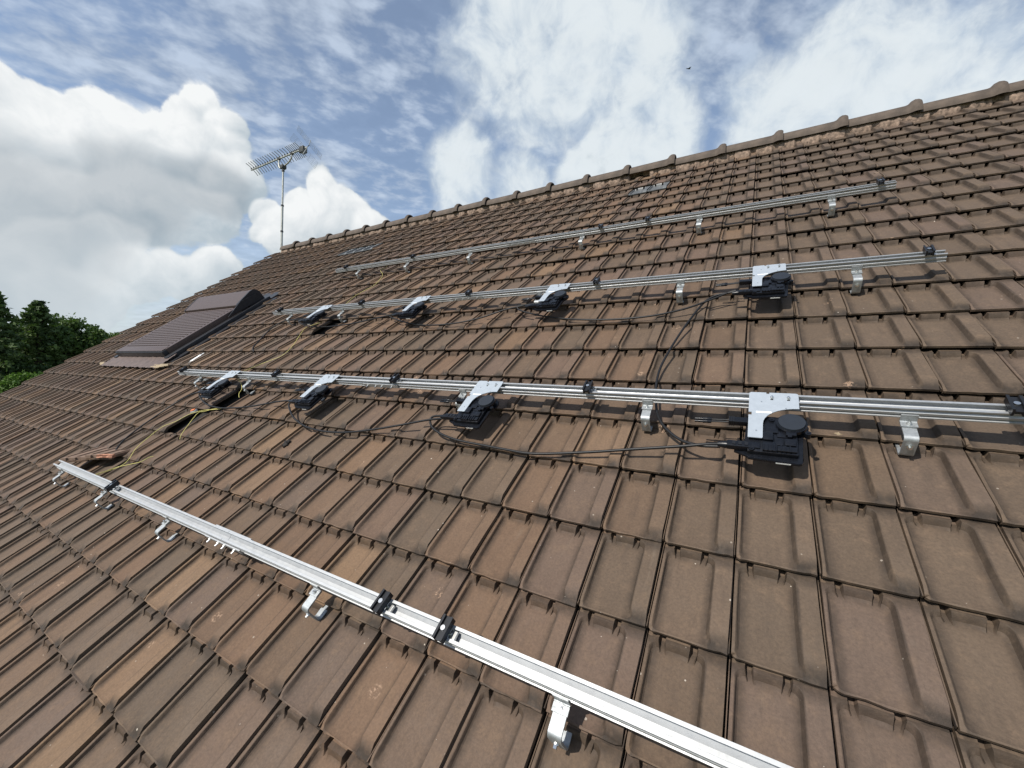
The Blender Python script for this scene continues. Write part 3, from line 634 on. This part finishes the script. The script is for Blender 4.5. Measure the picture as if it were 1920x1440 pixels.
for row, kk, nm in MI:
    for n, k in enumerate(kk):
        o = inv0 if not used else copy_tree(inv0); used = True
        o.matrix_world = roof(k, row+RB+(RWD+0.003)/H, RCZ+RHT+0.0008, random.gauss(0, 0.012) if n else 0.0)
        o['label'] = f'black microinverter with silver plate, {ORD[n]} from the right in the {nm} row'

# -- cables and wires (points in roof coordinates: tile columns, tile rows, height)
def cable(name, pts, r, m, label, cat, group, lift=0.0, extra=()):
    P = spline([Vector((k*W, b*H, c+lift)) for k, b, c in pts], 7); o0 = P[0]
    me = tubem([p-o0 for p in P], r, 8); o = link(name, me, None, m, label=label, category=cat, group=group)
    o.matrix_world = MR @ Matrix.Translation(o0); return o
TR = 'black trunk cables between microinverters'
cable('trunk_cable', [(-0.32, 0.42, 0.062), (-0.57, 0.39, 0.060), (-0.92, 0.35, 0.050), (-1.77, 0.26, 0.030), (-2.69, 0.12, 0.020), (-3.80, -0.04, 0.018), (-4.47, -0.03, 0.016), (-5.20, 0.00, 0.016), (-5.99, 0.03, 0.022), (-6.61, 0.14, 0.030), (-6.92, 0.29, 0.040), (-6.91, 0.41, 0.055), (-6.40, 0.44, 0.066)], 0.0060, CABLE, 'black cable drooping between the first and second microinverter of the lower row', 'cable', TR)
cable('trunk_cable', [(-0.31, 0.38, 0.060), (-0.66, 0.39, 0.052), (-0.99, 0.50, 0.040), (-1.30, 0.72, 0.035), (-1.50, 0.98, 0.030), (-1.62, 1.32, 0.020), (-1.72, 1.74, 0.013), (-1.75, 2.19, 0.012), (-1.68, 2.67, 0.012), (-1.50, 3.38, 0.013), (-1.27, 4.03, 0.018), (-1.04, 4.47, 0.030), (-0.75, 4.63, 0.045), (-0.34, 4.61, 0.060), (-0.18, 4.62, 0.065)], 0.0060, CABLE, 'black cable climbing the tiles from the lower to the upper microinverter row', 'cable', TR)
cable('trunk_cable', [(-6.40, 0.38, 0.064), (-7.04, 0.32, 0.050), (-7.86, 0.16, 0.035), (-8.70, -0.01, 0.025), (-9.62, -0.15, 0.015), (-10.48, -0.21, 0.014), (-11.41, -0.17, 0.016), (-12.22, -0.02, 0.030), (-12.80, 0.20, 0.045), (-13.03, 0.36, 0.058), (-12.70, 0.44, 0.066)], 0.0060, CABLE, 'black cable drooping between the second and third microinverter of the lower row', 'cable', TR)
cable('trunk_cable', [(-12.70, 0.45, 0.064), (-13.60, 0.44, 0.050), (-14.45, 0.34, 0.035), (-15.27, 0.21, 0.025), (-16.19, 0.12, 0.016), (-17.17, 0.05, 0.016), (-18.23, 0.11, 0.018), (-19.01, 0.26, 0.030), (-19.40, 0.40, 0.048), (-18.95, 0.46, 0.066)], 0.0060, CABLE, 'black cable between the third and fourth microinverter of the lower row', 'cable', TR)
cable('trunk_cable', [(-18.85, 0.44, 0.066), (-19.42, 0.41, 0.060), (-19.96, 0.29, 0.048), (-20.39, -0.03, 0.033), (-20.64, -0.47, 0.022), (-20.72, -1.02, 0.016), (-20.61, -1.52, 0.013), (-20.35, -1.82, 0.008), (-20.20, -1.97, -0.004), (-20.16, -2.05, -0.018)], 0.0060, CABLE, 'black cable running down from the last lower microinverter to vanish under a tile', 'cable', TR)
cable('trunk_cable', [(-0.30, 4.64, 0.064), (-0.50, 4.62, 0.055), (-0.93, 4.46, 0.040), (-1.57, 4.24, 0.025), (-2.39, 4.07, 0.018), (-3.45, 4.01, 0.015), (-4.65, 4.08, 0.015), (-5.64, 4.23, 0.018), (-6.41, 4.39, 0.028), (-6.94, 4.55, 0.040), (-6.99, 4.64, 0.055), (-6.38, 4.65, 0.065)], 0.0060, CABLE, 'black cable drooping between the first and second microinverter of the upper row', 'cable', TR)
cable('trunk_cable', [(-6.38, 4.67, 0.063), (-7.46, 4.58, 0.045), (-8.45, 4.32, 0.025), (-9.54, 4.15, 0.015), (-10.83, 4.12, 0.015), (-11.99, 4.29, 0.018), (-13.00, 4.51, 0.035), (-13.30, 4.62, 0.052), (-12.65, 4.64, 0.065)], 0.0060, CABLE, 'black cable drooping between the second and third microinverter of the upper row', 'cable', TR)
cable('trunk_cable', [(-12.62, 4.66, 0.063), (-13.95, 4.55, 0.045), (-15.25, 4.43, 0.025), (-16.62, 4.35, 0.014), (-17.99, 4.34, 0.014), (-19.0, 4.45, 0.020), (-19.6, 4.57, 0.035), (-19.8, 4.66, 0.052), (-18.95, 4.66, 0.065)], 0.0060, CABLE, 'black cable between the third and fourth microinverter of the upper row', 'cable', TR)
cable('trunk_cable', [(-18.95, 4.68, 0.063), (-20.3, 4.78, 0.050), (-21.5, 4.80, 0.035), (-21.95, 4.41, 0.018), (-21.52, 3.70, 0.013), (-21.16, 3.14, 0.009), (-20.90, 2.98, -0.004), (-20.86, 2.93, -0.018)], 0.0060, CABLE, 'black cable leaving the upper microinverter row near the skylight, vanishing under a tile', 'cable', TR)
EW = 'yellow earth wires'
cable('earth_wire', [(-18.62, 9.15, 0.074), (-19.03, 9.21, 0.030), (-19.29, 9.20, 0.024), (-19.22, 9.03, 0.022), (-18.60, 8.63, 0.014), (-18.26, 8.15, 0.010), (-18.06, 7.56, 0.009), (-18.34, 7.10, 0.008), (-18.47, 6.71, 0.009), (-18.20, 6.00, 0.018), (-17.60, 5.30, 0.072)], 0.0021, YELLOW, 'yellow earth wire curving from the topmost rail down to the third rail', 'wire', EW)
cable('earth_wire', [(-18.30, 4.80, 0.0), (-18.71, 4.54, 0.008), (-18.93, 4.33, 0.010), (-18.56, 3.85, 0.010), (-17.98, 3.17, 0.008), (-17.77, 2.64, 0.008), (-18.18, 2.31, 0.009), (-18.55, 2.00, 0.015), (-18.33, 1.28, 0.072)], 0.0021, YELLOW, 'yellow earth wire between the upper and lower microinverter rows', 'wire', EW)
cable('earth_wire', [(-17.89, 1.13, 0.074), (-17.70, 1.05, 0.030), (-17.45, 0.90, 0.008), (-17.28, 0.72, 0.004), (-17.1, 0.60, -0.01)], 0.0021, YELLOW, 'short yellow wire hanging beside the last lower microinverter', 'wire', EW)
cable('earth_wire', [(-17.30, 0.06, -0.004), (-17.51, -0.03, 0.010), (-18.04, -0.12, 0.014), (-18.59, -0.33, 0.012), (-18.84, -0.64, 0.012), (-19.23, -0.90, 0.012), (-19.22, -1.28, 0.010), (-19.01, -1.70, 0.010), (-18.50, -2.05, 0.010), (-18.42, -2.27, 0.012), (-18.54, -2.51, 0.030), (-18.21, -2.74, 0.078)], 0.0021, YELLOW, 'long yellow earth wire crossing the missing tile down to the lowest rail', 'wire', EW)
cable('earth_wire', [(-17.25, 0.09, -0.006), (-17.46, 0.01, 0.010), (-17.92, -0.14, 0.010), (-18.06, -0.22, 0.018), (-17.97, -0.44, 0.012), (-17.67, -0.75, 0.010), (-17.45, -1.0, 0.004), (-17.42, -1.10, -0.014)], 0.0021, YELLOW, 'yellow wire end running right of the missing tile', 'wire', EW)
cable('earth_wire', [(-17.50, -1.76, -0.004), (-17.55, -1.84, 0.006), (-17.63, -2.01, 0.010), (-18.10, -2.16, 0.010), (-18.52, -2.35, 0.018), (-18.30, -2.72, 0.076)], 0.0021, YELLOW, 'short yellow earth wire joining the lowest rail from under a tile', 'wire', EW)
bm = bmesh.new(); box(bm, -0.022, 0.022, -0.014, 0.014, 0, 0.022, 0.004); 
wc = thing('wire_connector', 'small orange wire connector beside the missing tile', 'connector', None, roof(-18.5, -0.20, 0.004, 0.5))
link('connector_shell', finish(bm, smooth=30), wc, LABELM); link('connector_lever', boxm(-0.018, 0.018, -0.012, 0.012, 0.0222, 0.030, bev=0.002), wc, ORANGE)

# -- loose tiles resting on the end of the lowest rail, seen from their plain back
RAWCLAY = mat('raw_clay_tile_back', (0.19, 0.125, 0.088), 0.85, 0, 0.30, 22, 0.4, 120); BROKEN = mat('fresh_clay_fracture', (0.40, 0.20, 0.13), 0.9, 0, 0.3, 60, 0.5, 90)
def loose_tile(k, r, c, e1, e2, label):
    e1 = Vector(e1).normalized(); e2 = Vector(e2); e2 = (e2-e1*e2.dot(e1)).normalized(); e3 = e1.cross(e2)
    m_ = Matrix((e1, e2, e3)).transposed().to_4x4(); m_.translation = (k*W, r*H, c)
    t_ = thing('loose_roof_tile', label, 'roof tile', 'loose tiles on the lowest rail', MR @ m_)
    L = 0.335; w = 0.212
    bm = bmesh.new(); out = [(0, 0), (w*0.20, 0), (w*0.20, 0.012), (w*0.42, 0.012), (w*0.42, 0), (w*0.55, 0), (w*0.55, 0.012), (w*0.78, 0.012), (w*0.78, 0), (w, 0), (w, L-0.01), (w-0.01, L), (0.01, L), (0, L-0.01)]
    extrude_poly(bm, out, -0.012, 0.008, 'z'); link('slab', finish(bm), t_, RAWCLAY)
    for x in (0.012, w*0.5-0.008, w-0.03): link('back_rib', boxm(x, x+0.016, 0.03, L-0.03, 0.0085, 0.014, bev=0.003), t_, RAWCLAY)
    link('hanging_nib', boxm(w*0.3, w*0.7, L-0.03, L-0.012, 0.0085, 0.024, bev=0.004), t_, RAWCLAY)
    link('rim', boxm(0.0, w, 0.002, 0.014, -0.026, -0.0125, bev=0.003), t_, TILE)
    return t_, L, w
loose_tile(-21.15, -2.74, 0.122, (0.865, 0.41, -0.22), (-1, 0.0, -0.02), 'loose tile hanging over the far end of the lowest rail, left of the pair')
tl, L_, w_ = loose_tile(-20.22, -2.43, 0.096, (0.865, 0.38, -0.25), (-1, 0.03, -0.02), 'loose tile with a broken orange edge propped on the lowest rail, right of the pair')
bm = bmesh.new(); box(bm, w_*0.45, w_+0.002, -0.006, 0.018, -0.010, 0.013); bmesh.ops.subdivide_edges(bm, edges=list(bm.edges), cuts=4, use_grid_fill=True)
for v in bm.verts: v.co += Vector((random.gauss(0, 0.002), random.gauss(0, 0.003), random.gauss(0, 0.0025)))
link('fracture', finish(bm), tl, BROKEN)

# -- small debris
def lump(name, k, r, c, sx, sy, sz, m, label, cat, rz=0.0, group=None):
    bm = bmesh.new(); bmesh.ops.create_icosphere(bm, subdivisions=3, radius=1)
    s = random.random()*9
    for v in bm.verts:
        q = 1+0.35*math.sin(5*v.co.x+s)*math.sin(6*v.co.y+2*s)+0.18*math.sin(13*v.co.x+s)*math.sin(11*v.co.y)
        v.co = Vector((v.co.x*sx*q, v.co.y*sy*q, max(v.co.z, -0.4)*sz*q))
    o = link(name, finish(bm, smooth=60), None, m, label=label, category=cat, group=group); o.matrix_world = roof(k, r, c, rz)
lump('foam_scrap', -27.9, 1.84, 0.010, 0.17, 0.035, 0.010, FOAM, 'flat yellowed foam scrap at the right corner of the skylight apron', 'foam', 0.05)
lump('foam_scrap', -36.6, 1.86, 0.010, 0.11, 0.026, 0.008, FOAM, 'flat yellowed foam scrap at the left corner of the skylight apron', 'foam', -0.1)
lump('sealant_streak', -25.6, 2.52, -0.010, 0.022, 0.075, 0.006, LABELM, 'white sealant streak on a tile below the skylight corner', 'sealant')
lump('dirt_clod', -11.84, -0.62, -0.016, 0.020, 0.028, 0.010, WOOD, 'dark dirt clod lying on a brown tile below the third microinverter', 'dirt', 0.4)
lump('mortar_crumb', 3.9, 11.45, -0.012, 0.020, 0.012, 0.010, MORTAR, 'pale mortar crumb lying beside the right end of the topmost rail', 'mortar')
lump('mortar_crumb', 1.45, 1.05, -0.018, 0.014, 0.010, 0.008, FOAM, 'pale yellow crumb lying on a tile beneath the second rail', 'mortar')
lump('wire_offcut', -20.95, 1.06, 0.035, 0.10, 0.016, 0.012, LEAD, 'grey metal scrap lying behind the last lower microinverter', 'scrap', 0.15)
# ---------------------------------------------------------------- antenna on the gable end of the ridge
ant = thing('tv_antenna', 'rooftop television antenna with long comb boom on a slim mast', 'antenna', None, Matrix.Translation((-44*W, ax, ridge_z)))
bm = bmesh.new(); tube(bm, [(0, 0, -0.6), (0, 0, 1.0)], 0.024, 12); link('mast', finish(bm, smooth=50), ant, ALUOLD)
bm = bmesh.new(); tube(bm, [(0, 0, 1.0), (0, 0, 1.90)], 0.019, 12); link('mast', finish(bm, smooth=50), ant, ALUOLD)
for z in (0.42, 1.0, 1.78): link('mast_collar', cylm((0, 0, z), 0.031, 0.035, 14), ant, ANTDARK)
bz = 2.11
u = [(-0.17, 0, bz), (-0.175, 0.0, bz-0.12), (-0.13, 0, bz-0.22), (-0.05, 0, bz-0.235), (0.05, 0, bz-0.21), (0.20, 0, bz-0.17), (0.30, 0, bz-0.10), (0.32, 0, bz-0.02)]
br = link('boom_cradle', tubem(spline(u, 5), 0.016, 10), ant, ALUOLD)
link('mast_clamp', boxm(-0.05, 0.05, -0.05, 0.05, bz-0.27, bz-0.19, bev=0.01), br, ANTDARK)
for x in (-0.17, 0.32): link('boom_clamp', boxm(x-0.03, x+0.03, -0.025, 0.025, bz-0.03, bz+0.022, bev=0.005), br, ANTDARK)
boom = link('boom', boxm(-1.33, 0.85, -0.014, 0.014, bz-0.013, bz+0.013), ant, ALUOLD)
xs_ = [-1.30+0.098*q for q in range(16)]+[0.27+0.06*q for q in range(7)]
ROT = Matrix.Translation((0, 0, bz)) @ Matrix.Rotation(math.radians(-32), 4, 'X') @ Matrix.Translation((0, 0, -bz))
for x in xs_:
    half = 0.165
    rod = [(x, -half, bz+0.004), (x, -half*0.5, bz+0.022), (x, 0, bz+0.026), (x, half*0.5, bz+0.022), (x, half, bz+0.006)]
    e = link('director', tubem(rod, 0.0075, 6), boom, ALUOLD); e.matrix_local = ROT
    link('director_holder', boxm(x-0.014, x+0.014, -0.022, 0.022, bz+0.0135, bz+0.032), boom, ANTDARK)
link('feed_box', boxm(0.66, 0.80, -0.055, 0.055, bz-0.09, bz+0.035, bev=0.01), ant, ANTDARK)
for s in (1, -1):
    fr = link('reflector_arm', tubem([(0.83, 0, bz+0.0*s), (0.90, 0, bz+0.05*s), (0.74 if s > 0 else 0.97, 0, bz+0.30*s)], 0.010, 8), ant, ALUOLD); fr.matrix_local = ROT
    o0 = Vector((0.89, 0, bz+0.06*s)); d1 = (Vector((0.74 if s > 0 else 0.97, 0, bz+0.30*s))-o0)
    for side in (1, -1):
        bm = bmesh.new(); ya_, yb_ = 0.03*side, 0.33*side
        for q in range(6): tube(bm, [o0+d1*q/5+Vector((0, ya_, 0)), o0+d1*q/5+Vector((0, yb_, 0))], 0.0018, 4)
        for q in range(4): 
            y = ya_+(yb_-ya_)*q/3; tube(bm, [o0+Vector((0, y, 0)), o0+d1+Vector((0, y, 0))], 0.0022, 4)
        rg = link('reflector_grid', finish(bm), ant, ALUOLD); rg.matrix_local = ROT

# ---------------------------------------------------------------- bird far off
bm = bmesh.new()
tube(bm, [(-0.30, 0, 0), (-0.2, 0, 0.01), (0, 0, 0.02), (0.2, 0, 0.03), (0.30, 0, 0.03), (0.36, 0, 0.02)], [0.02, 0.05, 0.09, 0.07, 0.05, 0.01], 8)
birdb = finish(bm, smooth=60); BIRDM = mat('dark_feathers', (0.03, 0.03, 0.035), 0.8)
bird = thing('bird', 'dark bird flying high in the sky above the ridge', 'bird', None, Matrix.Translation((-10.41, 71.34, 57.97)) @ Matrix.Rotation(0.7, 4, 'Z') @ Matrix.Rotation(0.35, 4, 'X'))
link('body', birdb, bird, BIRDM)
for s in (1, -1):
    bm = bmesh.new(); pts = [(0.14, 0.05*s, 0.03), (0.20, 0.38*s, 0.16), (0.05, 0.75*s, 0.10), (-0.06, 0.45*s, 0.10), (-0.12, 0.05*s, 0.02)]
    vs = [bm.verts.new(p) for p in pts]; f = bm.faces.new(vs); bmesh.ops.solidify(bm, geom=[f], thickness=0.02); link('wing', finish(bm), bird, BIRDM)
bm = bmesh.new(); f = bm.faces.new([bm.verts.new(p) for p in ((-0.25, -0.03, 0), (-0.25, 0.03, 0), (-0.48, 0.12, 0), (-0.48, -0.12, 0))]); bmesh.ops.solidify(bm, geom=[f], thickness=0.015); link('tail', finish(bm), bird, BIRDM)

# ---------------------------------------------------------------- trees beyond the gable
def leaf_mat(name, a, b_):
    m = bpy.data.materials.new(name); m.use_nodes = True; M = NT(m.node_tree); b = m.node_tree.nodes['Principled BSDF']
    at = M.new('ShaderNodeAttribute', attribute_name='tint'); g = M.new('ShaderNodeNewGeometry')
    c = M.mix(at.outputs['Fac'], a, b_); M.put(b.inputs['Base Color'], c); b.inputs['Roughness'].default_value = 0.6
    b.inputs['Specular IOR Level'].default_value = 0.25
    tr = M.new('ShaderNodeBsdfTranslucent'); M.put(tr.inputs[0], M.mix(1.0, c, (1.0, 1.25, 0.5), 'MULTIPLY')); mx = M.new('ShaderNodeMixShader'); mx.inputs[0].default_value = 0.22
    out = m.node_tree.nodes['Material Output']; M.l.new(b.outputs[0], mx.inputs[1]); M.l.new(tr.outputs[0], mx.inputs[2]); M.l.new(mx.outputs[0], out.inputs[0]); return m
DARKLEAF = leaf_mat('dark_conifer_needles', (0.034, 0.062, 0.024), (0.105, 0.150, 0.045))
MIDLEAF = leaf_mat('mid_green_leaves', (0.042, 0.076, 0.024), (0.120, 0.180, 0.048))
BRIGHT = leaf_mat('bright_green_leaves', (0.05, 0.10, 0.018), (0.12, 0.20, 0.035))
def leaves(centres, tints, size, flat, name, aspect=0.55):
    n = len(centres); c = np.asarray(centres); 
    a = rng.normal(size=(n, 3)); a[:, 2] *= flat; a /= np.linalg.norm(a, axis=1)[:, None]
    b = rng.normal(size=(n, 3)); b -= (a*b).sum(1)[:, None]*a; b /= np.linalg.norm(b, axis=1)[:, None]
    s = size*rng.uniform(0.55, 1.35, n)[:, None]
    v = np.stack([c-a*s, c+b*s*aspect, c+a*s, c-b*s*aspect], 1).reshape(-1, 3)
    me = bpy.data.meshes.new(name); me.from_pydata(v.tolist(), [], np.arange(4*n).reshape(-1, 4).tolist())
    at = me.attributes.new('tint', 'FLOAT', 'FACE'); at.data.foreach_set('value', np.clip(tints, 0, 1).astype(np.float32)); return me
def conifer(x, y, h, rad, label, m, base=1.0, n_br=190, tip=0.85):
    t_ = thing('conifer_tree', label, 'tree', 'trees beyond the gable', Matrix.Translation((x, y, 0)))
    link('trunk', tubem([(0, 0, 0), (0.05, 0.03, h*0.4), (0.0, 0.05, h*0.8), (0, 0, h*0.99)], [0.26, 0.19, 0.09, 0.012], 10), t_, BARK)
    cs, ti = [], []; bm = bmesh.new()
    for q in range(n_br):
        f = (q+random.random())/n_br; z = base+(h-base)*f; ln = rad*((1-f)**tip)*random.uniform(0.55, 1.15)+0.12
        a = q*2.39996+random.gauss(0, 0.3); dirv = np.array([math.cos(a), math.sin(a), 0.0]); rise = random.uniform(0.05, 0.35) if f > 0.35 else random.uniform(-0.15, 0.2)
        p0 = np.array([0, 0, z]); p1 = p0+dirv*ln+np.array([0, 0, ln*rise])
        if q % 3 == 0: tube(bm, [tuple(p0), tuple((p0+p1)/2+np.array([0, 0, -0.03*ln])), tuple(p1)], [0.03, 0.02, 0.006], 5)
        k = int(40+75*ln); tt = rng.uniform(0.15, 1.0, k)**0.7
        pts = p0+(p1-p0)*tt[:, None]; wdt = 0.30*ln*(1.1-tt)+0.10
        pts += rng.normal(size=(k, 3))*np.array([1, 1, 0.55])*wdt[:, None]*0.55; pts[:, 2] -= 0.10*tt*ln
        cs.append(pts); ti.append(np.full(k, random.random()*0.7)+rng.uniform(-0.15, 0.35, k))
    link('limb', finish(bm), t_, BARK)
    link('crown', leaves(np.concatenate(cs), np.concatenate(ti), 0.085, 0.7, 'crown'), t_, m)
def bush(x, y, z, rx, ry, rz_, label, m, n=60, leaf=0.08, name='shrub', cat='shrub', trunk=True, grp=None):
    t_ = thing(name, label, cat, grp, Matrix.Translation((x, y, 0))); cs, ti = [], []
    bm = bmesh.new(); tube(bm, [(0, 0, 0), (0.05, 0, z*0.6), (0, 0.05, z)], [0.14, 0.10, 0.06], 8); 
    link('trunk', finish(bm, smooth=50), t_, BARK); bm = bmesh.new()
    for q in range(n):
        d = rng.normal(size=3); d /= np.linalg.norm(d); d[2] = abs(d[2]) if random.random() < 0.75 else d[2]
        c = np.array([0, 0, z])+d*np.array([rx, ry, rz_])*random.uniform(0.45, 1.0); r = random.uniform(0.16, 0.34)*min(rx, rz_)
        if q % 4 == 0: tube(bm, [(0, 0, z*0.8), tuple((c+np.array([0, 0, z]))/2), tuple(c)], [0.05, 0.03, 0.008], 5)
        k = 190; e = rng.normal(size=(k, 3)); e /= np.linalg.norm(e, axis=1)[:, None]; e *= r*rng.uniform(0.3, 1.15, k)[:, None]
        cs.append(c+e); ti.append(np.full(k, random.random()*0.6)+rng.uniform(-0.1, 0.4, k))
    link('limb', finish(bm), t_, BARK)
    link('crown', leaves(np.concatenate(cs), np.concatenate(ti), leaf, 1.0, 'crown', 0.6), t_, m)
conifer(-25.5, 2.0, 8.9, 2.5, 'tall dark conifer at the far left edge', DARKLEAF)
conifer(-26.5, 3.35, 8.85, 2.3, 'dark conifer with a pointed top, second from the left edge', DARKLEAF)
bush(-27.5, 4.5, 6.45, 1.35, 1.45, 2.1, 'mid green broad tree between the dark conifers and the verge', MIDLEAF, 95, 0.075, 'leafy_tree', 'tree', grp='trees beyond the gable')
bush(-27.5, 5.55, 6.3, 1.1, 1.15, 2.0, 'green tree just behind the roof verge, lightest of the tall ones', MIDLEAF, 80, 0.075, 'leafy_tree', 'tree', grp='trees beyond the gable')
bush(-28.5, 3.6, 6.2, 1.6, 1.5, 1.9, 'dark green tree filling the gap behind the two conifers', DARKLEAF, 95, 0.075, 'leafy_tree', 'tree', grp='trees beyond the gable')
bush(-22.5, 2.35, 5.0, 0.75, 0.75, 0.95, 'bright green shrub in front of the dark conifers', BRIGHT, 60, 0.055)
# white neighbouring building, only its corner shows at the verge
nbh = thing('neighbouring_building', 'white walled flat roofed building just showing below the trees', 'building', None, Matrix.Translation((-24.0, -2.42, 0)))
link('wall', boxm(-6, 0, -6, 4.5, 0, 4.95), nbh, WHITEW)
link('parapet', boxm(-6.1, 0.1, -6.1, 4.6, 4.951, 5.16), nbh, WHITEW)
for q in range(3):
    wf = link('window', boxm(0.002, 0.05, -5+3*q, -3.8+3*q, 1.0, 2.3), nbh, LABELM); link('pane', boxm(0.051, 0.06, -4.92+3*q, -3.88+3*q, 1.08, 2.22), wf, GLASS)
